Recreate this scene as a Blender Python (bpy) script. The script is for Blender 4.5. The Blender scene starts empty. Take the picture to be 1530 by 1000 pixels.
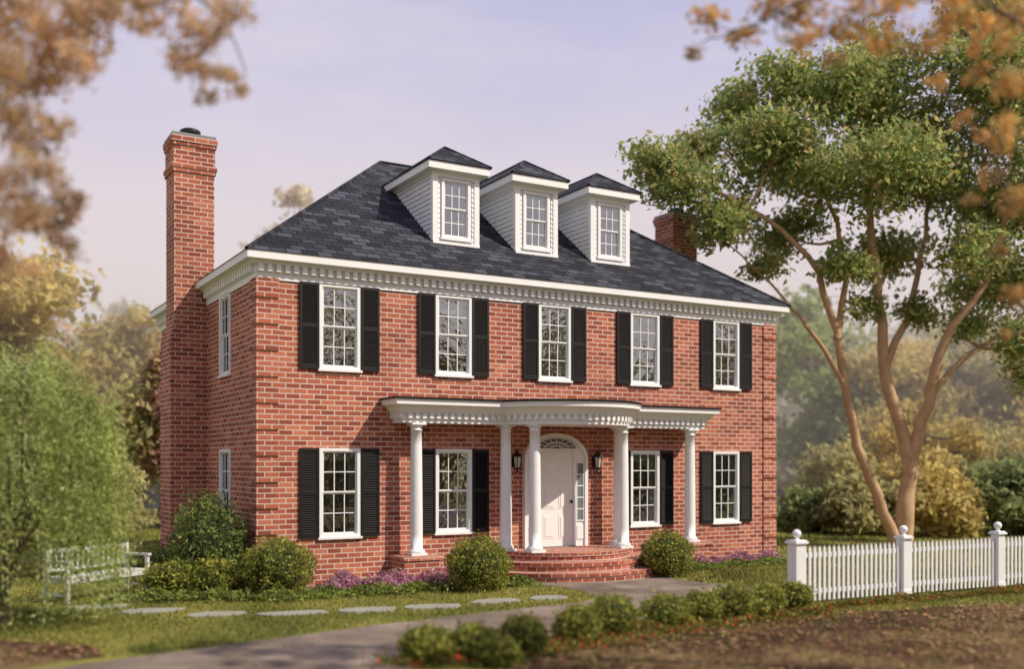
import bpy, math, random
import numpy as np
from mathutils import Vector, Matrix
random.seed(7); RNG=np.random.default_rng(11)
scene=bpy.context.scene
GZ=0.08
TH=math.atan2(1515,2605)
CAM=(-5.28,-18.32,2.37)
c_,s_=math.cos(TH),math.sin(TH)
def cam_to_house(a,d):
    """camera frame: a metres right, d metres ahead of the camera -> house frame"""
    return (CAM[0]+a*c_+d*s_, CAM[1]-a*s_+d*c_)
def cam_to_houseN(p):
    p=np.asarray(p,float); o=p.copy()
    o[:,0]=CAM[0]+p[:,0]*c_+p[:,1]*s_; o[:,1]=CAM[1]-p[:,0]*s_+p[:,1]*c_
    return o
# ------------------------------------------------------------ materials
def newmat(name):
    m=bpy.data.materials.new(name); m.use_nodes=True
    nt=m.node_tree; nt.nodes.clear()
    out=nt.nodes.new('ShaderNodeOutputMaterial'); return m,nt,out
def N(nt,t,**k):
    n=nt.nodes.new(t)
    for a,b in k.items():
        setattr(n,a,b)
    return n
def L(nt,a,b): nt.links.new(a,b)
def col(c): return (c[0],c[1],c[2],1)
def math_(nt,op,a,b=None,c=None):
    n=N(nt,'ShaderNodeMath',operation=op)
    for i,v in enumerate((a,b,c)):
        if v is None: continue
        if isinstance(v,(int,float)): n.inputs[i].default_value=v
        else: L(nt,v,n.inputs[i])
    return n.outputs[0]
def mix(nt,f,a,b,bt='MIX'):
    n=N(nt,'ShaderNodeMix',data_type='RGBA',blend_type=bt)
    for i,v in ((0,f),(6,a),(7,b)):
        if isinstance(v,(int,float)): n.inputs[i].default_value=v
        elif isinstance(v,tuple): n.inputs[i].default_value=col(v)
        else: L(nt,v,n.inputs[i])
    return n.outputs[2]
def noise(nt,vec,scale,detail=4,rough=.6):
    n=N(nt,'ShaderNodeTexNoise'); n.inputs['Scale'].default_value=scale; n.inputs['Detail'].default_value=detail
    n.inputs['Roughness'].default_value=rough
    if vec is not None: L(nt,vec,n.inputs['Vector'])
    return n.outputs['Fac']
def ramp(nt,fac,stops):
    n=N(nt,'ShaderNodeValToRGB'); r=n.color_ramp
    while len(r.elements)<len(stops): r.elements.new(.5)
    for e,(p,c) in zip(r.elements,stops): e.position=p; e.color=col(c) if not isinstance(c,(int,float)) else (c,c,c,1)
    L(nt,fac,n.inputs[0]); return n.outputs[0]
def pbsdf(nt,out,base,rough=.6,bump=None,bs=.3,bd=.01,spec=.5,metal=0):
    p=N(nt,'ShaderNodeBsdfPrincipled')
    if isinstance(base,tuple): p.inputs['Base Color'].default_value=col(base)
    else: L(nt,base,p.inputs['Base Color'])
    if isinstance(rough,(int,float)): p.inputs['Roughness'].default_value=rough
    else: L(nt,rough,p.inputs['Roughness'])
    p.inputs['Specular IOR Level'].default_value=spec; p.inputs['Metallic'].default_value=metal
    if bump is not None:
        b=N(nt,'ShaderNodeBump'); b.inputs['Strength'].default_value=bs; b.inputs['Distance'].default_value=bd
        L(nt,bump,b.inputs['Height']); L(nt,b.outputs[0],p.inputs['Normal'])
    L(nt,p.outputs[0],out.inputs[0]); return p
def simple(name,c,rough=.5,var=.12,scale=3,spec=.4,bump=0.1):
    m,nt,out=newmat(name); g=N(nt,'ShaderNodeNewGeometry')
    f=noise(nt,g.outputs['Position'],scale,5); f2=noise(nt,g.outputs['Position'],scale*14,3)
    b=mix(nt,f,tuple(x*(1-var) for x in c),tuple(min(1,x*(1+var)) for x in c))
    pbsdf(nt,out,b,rough,f2,bump,.01,spec); return m
def planar(nt,mode='wall'):
    g=N(nt,'ShaderNodeNewGeometry'); sp=N(nt,'ShaderNodeSeparateXYZ'); L(nt,g.outputs['Position'],sp.inputs[0])
    sn=N(nt,'ShaderNodeSeparateXYZ'); L(nt,g.outputs['True Normal'],sn.inputs[0])
    ax=math_(nt,'ABSOLUTE',sn.outputs[0]); ay=math_(nt,'ABSOLUTE',sn.outputs[1]); az=math_(nt,'ABSOLUTE',sn.outputs[2])
    isx=math_(nt,'GREATER_THAN',ax,ay)
    def sel(f,a,b): # f?b:a
        return math_(nt,'ADD',math_(nt,'MULTIPLY',a,math_(nt,'SUBTRACT',1.0,f)),math_(nt,'MULTIPLY',b,f))
    u=sel(isx,sp.outputs[0],sp.outputs[1])
    if mode=='wall':
        isz=math_(nt,'GREATER_THAN',az,.8)
        u=sel(isz,u,sp.outputs[0]); v=sel(isz,sp.outputs[2],sp.outputs[1])
    elif mode=='roof':
        v=sel(isx,sp.outputs[1],sp.outputs[0]); v=math_(nt,'MULTIPLY',v,1.25)
    elif mode=='round':
        isz=math_(nt,'GREATER_THAN',az,.8)
        dx=math_(nt,'SUBTRACT',sp.outputs[0],6.425)
        ang=math_(nt,'MULTIPLY',math_(nt,'ARCTAN2',sp.outputs[1],dx),1.9)
        r=math_(nt,'SQRT',math_(nt,'ADD',math_(nt,'MULTIPLY',dx,dx),math_(nt,'MULTIPLY',sp.outputs[1],sp.outputs[1])))
        u=ang; v=sel(isz,sp.outputs[2],r)
    cb=N(nt,'ShaderNodeCombineXYZ'); L(nt,u,cb.inputs[0]); L(nt,v,cb.inputs[1])
    return g,cb.outputs[0]
def brick_mat(name,mode='wall',bw=.27,rh=.097,mort=.0100,dark=1.0):
    m,nt,out=newmat(name); g,vec=planar(nt,mode)
    wob=N(nt,'ShaderNodeTexNoise'); wob.inputs['Scale'].default_value=7; L(nt,g.outputs['Position'],wob.inputs['Vector'])
    sc=N(nt,'ShaderNodeVectorMath',operation='MULTIPLY_ADD'); L(nt,wob.outputs['Color'],sc.inputs[0]); sc.inputs[1].default_value=(.012,.008,0)
    L(nt,vec,sc.inputs[2])
    b=N(nt,'ShaderNodeTexBrick'); b.offset=.5
    L(nt,sc.outputs[0],b.inputs['Vector']); b.inputs['Scale'].default_value=1
    b.inputs['Brick Width'].default_value=bw; b.inputs['Row Height'].default_value=rh
    b.inputs['Mortar Size'].default_value=mort; b.inputs['Mortar Smooth'].default_value=.2; b.inputs['Bias'].default_value=-.1
    b.inputs['Color1'].default_value=(0,0,0,1); b.inputs['Color2'].default_value=(1,1,1,1); b.inputs['Mortar'].default_value=(.5,.5,.5,1)
    d=dark
    c=ramp(nt,b.outputs['Color'],[(0,(.25*d,.068*d,.042*d)),(.3,(.35*d,.100*d,.058*d)),(.7,(.43*d,.138*d,.078*d)),(1,(.51*d,.20*d,.12*d))])
    n1=noise(nt,g.outputs['Position'],.7,6,.65); n2=noise(nt,g.outputs['Position'],40,4)
    c=mix(nt,.7,c,ramp(nt,n1,[(.3,(.70,.68,.68)),(.7,(1.2,1.16,1.14))]),'MULTIPLY')
    c=mix(nt,.6,c,ramp(nt,n2,[(.3,(.75,.72,.7)),(.7,(1.2,1.2,1.2))]),'MULTIPLY')
    mc=ramp(nt,n1,[(.3,(.50,.40,.34)),(.7,(.70,.58,.50))])
    c=mix(nt,math_(nt,'MULTIPLY',b.outputs['Fac'],.95),c,mc)
    h=math_(nt,'ADD',math_(nt,'MULTIPLY',math_(nt,'SUBTRACT',1.0,b.outputs['Fac']),1.0),math_(nt,'MULTIPLY',n2,.35))
    pbsdf(nt,out,c,.85,h,.4,.008,.25); return m
def foliage_mat(name,cols,trans=.3,nscale=.6,rough=.6,dark=.55):
    m,nt,out=newmat(name); g=N(nt,'ShaderNodeNewGeometry')
    k=len(cols)
    r=ramp(nt,g.outputs['Random Per Island'],[(i/(max(1,k-1)),c) for i,c in enumerate(cols)])
    n1=noise(nt,g.outputs['Position'],nscale,3)
    r=mix(nt,1.0,r,ramp(nt,n1,[(.32,(dark,dark,dark)),(.68,(1.35,1.3,1.2))]),'MULTIPLY')
    d=N(nt,'ShaderNodeBsdfPrincipled'); L(nt,r,d.inputs['Base Color']); d.inputs['Roughness'].default_value=rough; d.inputs['Specular IOR Level'].default_value=.2
    t=N(nt,'ShaderNodeBsdfTranslucent'); L(nt,r,t.inputs[0])
    mx=N(nt,'ShaderNodeMixShader'); mx.inputs[0].default_value=trans
    L(nt,d.outputs[0],mx.inputs[1]); L(nt,t.outputs[0],mx.inputs[2]); L(nt,mx.outputs[0],out.inputs[0]); return m

M_brick=brick_mat('red_brick')
M_brickr=brick_mat('red_brick_radial','round',.2,.09,.010)
M_white=simple('white_paint',(.77,.78,.78),.45,.06,2)
M_white2=simple('white_siding',(.68,.70,.72),.5,.08,2)
M_door=simple('door_paint',(.80,.77,.75),.35,.04,2)
M_black=simple('black_shutter',(.009,.007,.007),.45,.3,5)
M_iron=simple('black_iron',(.01,.01,.011),.35,.2,5)
M_stone=simple('flagstone',(.27,.27,.23),.9,.3,2.5,.2,.4)
M_capst=simple('chimney_cap_stone',(.22,.22,.22),.9,.2,3)
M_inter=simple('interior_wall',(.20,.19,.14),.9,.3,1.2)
M_bark=simple('bark',(.48,.31,.18),.9,.45,4,.2,.8)
M_barkd=simple('bark_dark',(.15,.11,.08),.9,.4,4,.2,.8)
m,nt,out=newmat('curtain'); g=N(nt,'ShaderNodeNewGeometry')
w=noise(nt,g.outputs['Position'],5,3); cc=mix(nt,w,(.20,.20,.15),(.52,.50,.42)); pbsdf(nt,out,cc,.9); M_curt=m
# glass
m,nt,out=newmat('window_glass'); g=N(nt,'ShaderNodeNewGeometry')
tr=N(nt,'ShaderNodeBsdfTransparent'); tr.inputs[0].default_value=(.66,.70,.68,1)
gl=N(nt,'ShaderNodeBsdfGlossy'); gl.inputs[0].default_value=(.9,.95,1,1); gl.inputs['Roughness'].default_value=.03
bp=N(nt,'ShaderNodeBump'); bp.inputs['Strength'].default_value=.4; bp.inputs['Distance'].default_value=.03; L(nt,noise(nt,g.outputs['Position'],3.5,2),bp.inputs['Height']); L(nt,bp.outputs[0],gl.inputs['Normal'])
mx=N(nt,'ShaderNodeMixShader'); mx.inputs[0].default_value=.34
L(nt,tr.outputs[0],mx.inputs[1]); L(nt,gl.outputs[0],mx.inputs[2]); L(nt,mx.outputs[0],out.inputs[0]); M_glass=m
m,nt,out=newmat('dark_glass'); pbsdf(nt,out,(.16,.19,.2),.05,spec=.9); M_dglass=m
m,nt,out=newmat('lamp_glass'); pbsdf(nt,out,(.5,.48,.42),.15,spec=.8); M_lglass=m
# roof
m,nt,out=newmat('slate_shingles'); g,vec=planar(nt,'roof')
b=N(nt,'ShaderNodeTexBrick'); b.offset=.43; b.offset_frequency=2; L(nt,vec,b.inputs['Vector']); b.inputs['Scale'].default_value=1
b.inputs['Brick Width'].default_value=.30; b.inputs['Row Height'].default_value=.17; b.inputs['Mortar Size'].default_value=.011; b.inputs['Mortar Smooth'].default_value=.1
b.inputs['Color1'].default_value=(0,0,0,1); b.inputs['Color2'].default_value=(1,1,1,1); b.inputs['Mortar'].default_value=(0,0,0,1)
c=ramp(nt,b.outputs['Color'],[(0,(.013,.014,.020)),(.5,(.030,.032,.043)),(1,(.070,.074,.092))])
n1=noise(nt,g.outputs['Position'],.8,4); n2=noise(nt,g.outputs['Position'],60,3)
c=mix(nt,.6,c,ramp(nt,n1,[(.3,(.75,.75,.75)),(.7,(1.2,1.2,1.2))]),'MULTIPLY'); c=mix(nt,.7,c,ramp(nt,n2,[(.3,(.6,.6,.6)),(.7,(1.3,1.3,1.3))]),'MULTIPLY')
c=mix(nt,b.outputs['Fac'],c,(.003,.003,.005))
sv=N(nt,'ShaderNodeSeparateXYZ'); L(nt,vec,sv.inputs[0])
saw=math_(nt,'FRACT',math_(nt,'DIVIDE',sv.outputs[1],.17))
h=math_(nt,'ADD',math_(nt,'SUBTRACT',1.0,saw),math_(nt,'MULTIPLY',b.outputs['Color'],.4))
h=math_(nt,'SUBTRACT',h,math_(nt,'MULTIPLY',b.outputs['Fac'],.8))
pbsdf(nt,out,c,.85,h,.6,.02,.2); M_roof=m
# grounds
m,nt,out=newmat('lawn_soil'); g=N(nt,'ShaderNodeNewGeometry')
n1=noise(nt,g.outputs['Position'],.35,5); n2=noise(nt,g.outputs['Position'],25,4)
c=ramp(nt,n1,[(.25,(.06,.085,.02)),(.45,(.13,.15,.03)),(.58,(.24,.22,.06)),(.75,(.30,.24,.10))]); c=mix(nt,.8,c,ramp(nt,n2,[(.3,(.5,.5,.5)),(.7,(1.4,1.4,1.3))]),'MULTIPLY')
pbsdf(nt,out,c,.95,n2,.6,.03,.1); M_lawn=m
m,nt,out=newmat('driveway_surface'); g=N(nt,'ShaderNodeNewGeometry')
n1=noise(nt,g.outputs['Position'],.8,6,.65); n2=noise(nt,g.outputs['Position'],60,4,.8)
c=ramp(nt,n1,[(.3,(.11,.085,.07)),(.5,(.18,.145,.12)),(.7,(.31,.25,.21))]); c=mix(nt,.8,c,ramp(nt,n2,[(.35,(.55,.55,.55)),(.65,(1.5,1.45,1.4))]),'MULTIPLY')
pbsdf(nt,out,c,.9,n2,.5,.02,.15); M_drive=m
m,nt,out=newmat('leaf_mulch'); g=N(nt,'ShaderNodeNewGeometry')
n1=noise(nt,g.outputs['Position'],.55,5); n2=noise(nt,g.outputs['Position'],30,4,.7)
c=ramp(nt,n1,[(.3,(.045,.026,.016)),(.48,(.10,.058,.034)),(.6,(.20,.14,.07)),(.75,(.20,.20,.07))]); c=mix(nt,.9,c,ramp(nt,n2,[(.3,(.4,.4,.4)),(.7,(1.6,1.5,1.5))]),'MULTIPLY')
pbsdf(nt,out,c,.95,n2,.8,.04,.1); M_mulch=m
# ------------------------------------------------------------ mesh builder
class MB:
    def __init__(s): s.v=[]; s.f=[]; s.m=[]; s.mats=[]; s.M=Matrix.Identity(4); s.sm=[]
    def mi(s,mat):
        if mat not in s.mats: s.mats.append(mat)
        return s.mats.index(mat)
    def add(s,vs,fs,mat,smooth=False):
        o=len(s.v); s.v+= [tuple(s.M@Vector(p)) for p in vs]; k=s.mi(mat)
        for f in fs: s.f.append([o+i for i in f]); s.m.append(k); s.sm.append(smooth)
    def box(s,x0,x1,y0,y1,z0,z1,mat):
        s.add([(x0,y0,z0),(x1,y0,z0),(x1,y1,z0),(x0,y1,z0),(x0,y0,z1),(x1,y0,z1),(x1,y1,z1),(x0,y1,z1)],
              [(0,3,2,1),(4,5,6,7),(0,1,5,4),(1,2,6,5),(2,3,7,6),(3,0,4,7)],mat)
    def quad(s,a,b,c,d,mat): s.add([a,b,c,d],[(0,1,2,3)],mat)
    def prism(s,poly,y0,y1,mat):
        n=len(poly); vs=[(p[0],y0,p[1]) for p in poly]+[(p[0],y1,p[1]) for p in poly]
        s.add(vs,[tuple(range(n)),tuple(range(2*n-1,n-1,-1))]+[(i,i+n,(i+1)%n+n,(i+1)%n) for i in range(n)],mat)
    def lathe(s,cx,cy,prof,mat,seg=24,smooth=True,a0=0,a1=2*math.pi):
        full=abs(a1-a0-2*math.pi)<1e-6; n=seg if full else seg+1
        vs=[]
        for r,z in prof:
            for i in range(n):
                a=a0+(a1-a0)*i/seg; vs.append((cx+r*math.cos(a),cy+r*math.sin(a),z))
        fs=[]
        for j in range(len(prof)-1):
            for i in range(seg):
                i2=(i+1)%n; fs.append((j*n+i,j*n+i2,(j+1)*n+i2,(j+1)*n+i))
        s.add(vs,fs,mat,smooth)
    def tube(s,pts,rads,mat,seg=8):
        P=[Vector(p) for p in pts]; n=len(P); vs=[]
        for i,p in enumerate(P):
            t=(P[min(i+1,n-1)]-P[max(i-1,0)]); 
            if t.length<1e-6: t=Vector((0,0,1))
            t.normalize(); u=t.cross(Vector((0.3,0.9,0.1))); u.normalize(); w=t.cross(u)
            for k in range(seg):
                a=2*math.pi*k/seg; vs.append(tuple(p+(u*math.cos(a)+w*math.sin(a))*rads[i]))
        fs=[(i*seg+k,i*seg+(k+1)%seg,(i+1)*seg+(k+1)%seg,(i+1)*seg+k) for i in range(n-1) for k in range(seg)]
        s.add(vs,fs,mat,True)
    def obj(s,name,parent=None,bevel=0):
        me=bpy.data.meshes.new(name); me.from_pydata(s.v,[],s.f)
        for mt in s.mats: me.materials.append(mt)
        me.polygons.foreach_set('material_index',s.m); me.polygons.foreach_set('use_smooth',s.sm); me.update()
        o=bpy.data.objects.new(name,me); scene.collection.objects.link(o)
        if parent: o.parent=parent
        if bevel:
            b=o.modifiers.new('bevel','BEVEL'); b.width=bevel; b.segments=2; b.limit_method='ANGLE'
        return o
def empty(name):
    o=bpy.data.objects.new(name,None); scene.collection.objects.link(o); return o
def npmesh(name,V,k,mat,parent=None):
    """V: (n,k,3) independent k-gons"""
    n=V.shape[0]; me=bpy.data.meshes.new(name)
    me.vertices.add(n*k); me.vertices.foreach_set('co',V.reshape(-1).astype(np.float32))
    me.loops.add(n*k); me.loops.foreach_set('vertex_index',np.arange(n*k,dtype=np.int32))
    me.polygons.add(n); me.polygons.foreach_set('loop_start',np.arange(0,n*k,k,dtype=np.int32)); me.polygons.foreach_set('loop_total',np.full(n,k,dtype=np.int32))
    me.update(calc_edges=True); me.materials.append(mat)
    o=bpy.data.objects.new(name,me); scene.collection.objects.link(o)
    if parent: o.parent=parent
    return o
def rdir(n):
    d=RNG.normal(size=(n,3)); return d/np.linalg.norm(d,axis=1,keepdims=True)
def leafquads(C,size,asp=.5,up=0.0,svar=.5):
    n=len(C); nn=rdir(n); nn[:,2]+=up; nn/=np.linalg.norm(nn,axis=1,keepdims=True)
    t=rdir(n); u=np.cross(nn,t); u/=np.linalg.norm(u,axis=1,keepdims=True)+1e-9; v=np.cross(nn,u)
    s=(size*(1-svar+2*svar*RNG.random(n)))[:,None]
    bend=nn*s*.18
    return np.stack([C-u*s,C+v*s*asp-u*s*.1+bend,C+u*s,C-v*s*asp-u*s*.1+bend],axis=1)
def clump_pts(c,r,n,sub=9,sig=.3,flat=.75):
    d=rdir(sub); rr=r*(RNG.random(sub)**.4)*.8
    sc=d*rr[:,None]; sc[:,2]*=flat
    idx=RNG.integers(0,sub,n); p=sc[idx]+np.clip(RNG.normal(size=(n,3)),-2,2)*r*sig*np.array([1,1,.75])
    return p+np.array(c)
# ------------------------------------------------------------ HOUSE
house=empty('brick_house')
W,D=12.85,8.5; ZT=5.82
WX=[1.585,4.005,6.425,8.845,11.265]
LW=(.99,2.66); UW=(4.17,5.77); hw=.40
def wall_grid(mb,u0,u1,z0,z1,holes,fn,mat,thick=.12):
    us=sorted({u0,u1}|{h[0] for h in holes}|{h[1] for h in holes}); zs=sorted({z0,z1}|{h[2] for h in holes}|{h[3] for h in holes})
    for i in range(len(us)-1):
        for j in range(len(zs)-1):
            cu=(us[i]+us[i+1])/2; cz=(zs[j]+zs[j+1])/2
            if any(h[0]<cu<h[1] and h[2]<cz<h[3] for h in holes): continue
            mb.quad(fn(us[i],0,zs[j]),fn(us[i+1],0,zs[j]),fn(us[i+1],0,zs[j+1]),fn(us[i],0,zs[j+1]),mat)
    for a,b,c,d in holes:
        t=thick
        mb.quad(fn(a,0,c),fn(a,t,c),fn(a,t,d),fn(a,0,d),mat); mb.quad(fn(b,0,c),fn(b,0,d),fn(b,t,d),fn(b,t,c),mat)
        mb.quad(fn(a,0,c),fn(b,0,c),fn(b,t,c),fn(a,t,c),mat); mb.quad(fn(a,0,d),fn(a,t,d),fn(b,t,d),fn(b,0,d),mat)
fw=lambda u,d,z:(u,d,z); sw=lambda u,d,z:(d,u,z)
mb=MB()
holes=[(x-hw,x+hw,*UW) for x in WX]+[(x-hw,x+hw,*LW) for x in WX if abs(x-6.425)>.1]
wall_grid(mb,0,W,0,ZT,holes,fw,M_brick)
SY=(2.23,6.6); sholes=[(y-hw,y+hw,*z) for y in SY for z in (LW,UW)]
wall_grid(mb,0,D,0,ZT,sholes,sw,M_brick)
mb.quad((W,0,0),(W,D,0),(W,D,ZT),(W,0,ZT),M_brick); mb.quad((0,D,0),(W,D,0),(W,D,ZT),(0,D,ZT),M_brick)
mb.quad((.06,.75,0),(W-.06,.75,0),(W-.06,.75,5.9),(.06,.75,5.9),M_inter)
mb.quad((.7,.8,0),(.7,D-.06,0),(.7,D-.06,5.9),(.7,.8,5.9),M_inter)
mb.obj('walls',house)
# quoins
mb=MB(); p=.032; z=.10; i=0; rh=.097
while z<ZT-.1:
    h=rh*5-.05; z1=min(z+h,ZT-.03); ln=.40
    mb.box(-p,ln,-p,0.0-.0,z,z1,M_brick); mb.box(-p,-.001,0.001,ln,z,z1,M_brick)
    mb.box(W-ln,W+p,-p,0.0,z,z1,M_brick); mb.box(W+.001,W+p,.001,ln,z,z1,M_brick)
    z+=rh*5; i+=1
mb.obj('quoins',house,.004)
# main cornice
def ring(mb,prof,x0,x1,y0,y1,mat):
    vs=[]
    for o,z in prof: vs+=[(x0-o,y0-o,z),(x1+o,y0-o,z),(x1+o,y1+o,z),(x0-o,y1+o,z)]
    fs=[(4*j+i,4*j+(i+1)%4,4*(j+1)+(i+1)%4,4*(j+1)+i) for j in range(len(prof)-1) for i in range(4)]
    mb.add(vs,fs,mat)
mb=MB()
ring(mb,[(0,5.76),(.03,5.76),(.03,5.87),(.04,5.88),(.04,6.03),(.12,6.035),(.12,6.06),(.15,6.085),(.20,6.095),(.25,6.095),(.25,6.235),(.0,6.235)],0,W,0,D,M_white)
x=0.0
while x<W: mb.box(x,x+.085,-.115,-.042,5.90,6.033,M_white); x+=.165
y=0.08
while y<D: mb.box(-.115,-.042,y,y+.085,5.90,6.033,M_white); mb.box(W+.042,W+.115,y,y+.085,5.90,6.033,M_white); y+=.165
mb.obj('cornice',house)
# roof
e=.27; zr0,zr1=6.24,9.61; xl,xr,ym=4.2,W-4.2,D/2
mb=MB()
A=[(-e,-e,zr0),(W+e,-e,zr0),(W+e,D+e,zr0),(-e,D+e,zr0)]; R1=(xl,ym,zr1); R2=(xr,ym,zr1)
mb.add(A+[R1,R2],[(0,1,5,4),(1,2,5),(2,3,4,5),(3,0,4)],M_roof)
ring(mb,[(e-.03,zr0-.003),(e,zr0-.003),(e,zr0)],0,W,0,D,M_roof)
for a,b in ((A[0],R1),(A[1],R2),(R1,R2)):
    a=Vector(a);b=Vector(b); mb.tube([a+Vector((0,0,.0)),b],[.04,.04],M_roof,6)
mb.obj('roof',house)
# windows
def window(name,M,w,z0,z1,cols=3,rows=4,curt=True,proud=.03):
    mb=MB(); mb.M=M; f=.055; h=w
    mb.box(-h-.012,-h+f,-proud,.06,z0-.0,z1+.012,M_white); mb.box(h-f,h+.012,-proud,.06,z0,z1+.012,M_white)
    mb.box(-h+f,h-f,-proud,.06,z1-f+.01,z1+.012,M_white); mb.box(-h+f,h-f,-proud,.06,z0,z0+f,M_white)
    mb.box(-h-.04,h+.04,-proud-.03,.0,z0-.045,z0-.001,M_white)
    a,b,c,d=-h+f,h-f,z0+f,z1-f+.01; mid=(c+d)/2
    for (c0,d0,yy) in ((mid,d,.005),(c,mid,.03)):
        s=.028
        mb.box(a,a+s,yy,yy+.028,c0,d0,M_white); mb.box(b-s,b,yy,yy+.028,c0,d0,M_white)
        mb.box(a+s,b-s,yy,yy+.028,d0-s,d0,M_white); mb.box(a+s,b-s,yy,yy+.028,c0,c0+s,M_white)
        ia,ib,ic,id_=a+s,b-s,c0+s,d0-s; mw=.0085
        for k in range(1,cols):
            x=ia+(ib-ia)*k/cols; mb.box(x-mw,x+mw,yy+.004,yy+.022,ic,id_,M_white)
        for k in range(1,rows//2):
            z=ic+(id_-ic)*k/(rows//2)
            for q in range(cols):
                xa=ia+(ib-ia)*q/cols+(mw if q else 0); xb=ia+(ib-ia)*(q+1)/cols-(mw if q<cols-1 else 0)
                mb.box(xa,xb,yy+.005,yy+.021,z-mw,z+mw,M_white)
        mb.quad((ia,yy+.014,ic),(ib,yy+.014,ic),(ib,yy+.014,id_),(ia,yy+.014,id_),M_glass)
    if curt:
        for sg in (-1,1):
            n=14; wd=h*random.uniform(.3,.5); vs=[]
            for i in range(n+1):
                t=i/n; xx=sg*(h-.0-wd*t); yy=.16+.018*math.sin(t*19+random.random())
                vs+=[(xx+sg*(.12*t*wd),yy,z0-.1),(xx-sg*.25*t*wd,yy,z1+.02)]
            mb.add(vs,[(2*i,2*i+2,2*i+3,2*i+1) for i in range(n)],M_curt,True)
        zz=z1-(z1-z0)*random.uniform(.05,.22)
        mb.quad((-h,.135,zz),(h,.135,zz),(h,.135,z1+.02),(-h,.135,z1+.02),M_curt)
    o=mb.obj(name,house); return o
def T(x,y): return Matrix.Translation((x,y,0))
for x in WX:
    window('window',T(x,0),hw,*UW)
    if abs(x-6.425)>.1: window('window',T(x,0),hw,*LW)
RS=Matrix.Rotation(-math.pi/2,4,'Z')
for y in SY:
    for zz in (LW,UW): window('side_window',Matrix.Translation((0,y,0))@RS,hw,*zz)
# shutters
def shutter(x0,x1,z0,z1):
    mb=MB(); y0,y1=-.05,-.006; s=.045
    mb.box(x0,x0+s,y0,y1,z0,z1,M_black); mb.box(x1-s,x1,y0,y1,z0,z1,M_black)
    zm=z0+(z1-z0)*.5
    for a,b in ((z0,z0+.08),(zm-.035,zm+.035),(z1-.06,z1)): mb.box(x0+s,x1-s,y0+.002,y1,a,b,M_black)
    mb.quad((x0+s,-.009,z0+.08),(x1-s,-.009,z0+.08),(x1-s,-.009,z1-.06),(x0+s,-.009,z1-.06),M_black)
    for a,b in ((z0+.08,zm-.035),(zm+.035,z1-.06)):
        n=int((b-a)/.042)
        for i in range(n):
            z=a+(b-a)*i/n; q=(b-a)/n
            mb.add([(x0+s,y0+.004,z+.002),(x1-s,y0+.004,z+.002),(x1-s,-.014,z+q*1.0),(x0+s,-.014,z+q*1.0),(x0+s,y0+.004,z+.010),(x1-s,y0+.004,z+.010)],[(0,1,2,3),(0,4,5,1),(4,3,2,5)],M_black)
    mb.obj('shutter',house)
for x in WX:
    for (a,b) in (UW,LW):
        if b==LW[1] and abs(x-6.425)<.1: continue
        shutter(x-hw-.02-.375,x-hw-.02,a-.01,b+.01); shutter(x+hw+.02,x+hw+.02+.375,a-.01,b+.01)
# dormers
def dormer(cx):
    mb=MB(); h=.52; y0=.77; ze0,ze1=8.49,8.66; zb=6.9
    wz0,wz1=7.12,8.36; ww=.33
    wall_grid(mb,cx-h,cx+h,zb,ze0,[(cx-ww,cx+ww,wz0,wz1)],lambda u,d,z:(u,y0+d,z),M_white2,.1)
    for sg in (-1,1):
        xx=cx+sg*h
        mb.quad((xx,y0,zb),(xx,3.1,zb),(xx,3.1,ze0),(xx,y0,ze0),M_white2)
        z=zb
        while z<ze0-.01:
            z2=min(z+.105,ze0)
            a=xx+sg*.024; b=xx+sg*.004
            mb.add([(a,y0+.04,z),(a,3.05,z),(b,3.05,z2),(b,y0+.04,z2),(b,y0+.04,z),(b,3.05,z)],[(0,1,2,3),(0,4,5,1)],M_white2)
            z+=.105
        mb.box(min(xx,xx+sg*.03),max(xx,xx+sg*.03),y0-.03,y0+.07,zb+.02,ze0,M_white)
        mb.box(min(xx-sg*.09,xx),max(xx-sg*.09,xx),y0-.03,y0-.002,zb+.02,ze0,M_white)
        z=zb
        while z<ze0-.12:
            a,b=sorted((cx+sg*(ww+.05),cx+sg*(h-.09)))
            mb.add([(a,y0-.02,z),(b,y0-.02,z),(b,y0-.004,z+.105),(a,y0-.004,z+.105),(a,y0-.004,z),(b,y0-.004,z)],[(0,1,2,3),(0,4,5,1)],M_white2); z+=.105
    mb.box(cx-h+.09,cx+h-.09,y0-.03,y0-.002,ze0-.1,ze0,M_white)
    mb.box(cx-h-.03,cx+h+.03,y0-.045,y0+.0,zb+.05,zb+.14,M_white)
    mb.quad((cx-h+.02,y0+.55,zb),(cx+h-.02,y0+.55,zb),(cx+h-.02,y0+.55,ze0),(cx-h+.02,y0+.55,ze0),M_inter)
    o=.2; Y1=3.3
    def rg(prof,mat):
        vs=[]
        for oo,z in prof: vs+=[(cx-h-oo,Y1,z),(cx-h-oo,y0-oo,z),(cx+h+oo,y0-oo,z),(cx+h+oo,Y1,z)]
        mb.add(vs,[(4*j+i,4*j+i+1,4*j+5+i,4*j+4+i) for j in range(len(prof)-1) for i in range(3)],mat)
    rg([(0,8.44),(.04,8.45),(.05,8.49),(.10,8.50),(.2,8.505),(.2,8.655),(.0,8.655)],M_white)
    rg([(.18,8.657),(.225,8.657),(.225,8.675)],M_roof)
    zr=9.2; q=h+.225; yf=y0-.225; ya=yf+q
    A=[(cx-q,yf,8.675),(cx+q,yf,8.675),(cx,ya,zr),(cx,4.0,zr),(cx-q,3.3,8.675),(cx+q,3.3,8.675)]
    mb.add(A,[(0,1,2),(0,2,3,4),(1,5,3,2)],M_roof)
    for a,b in ((0,2),(1,2),(2,3)): mb.tube([A[a],A[b]],[.03,.03],M_roof,6)
    mb.obj('dormer',house)
    window('dormer_window',T(cx,y0),ww,wz0,wz1,3,4,True)
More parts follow.
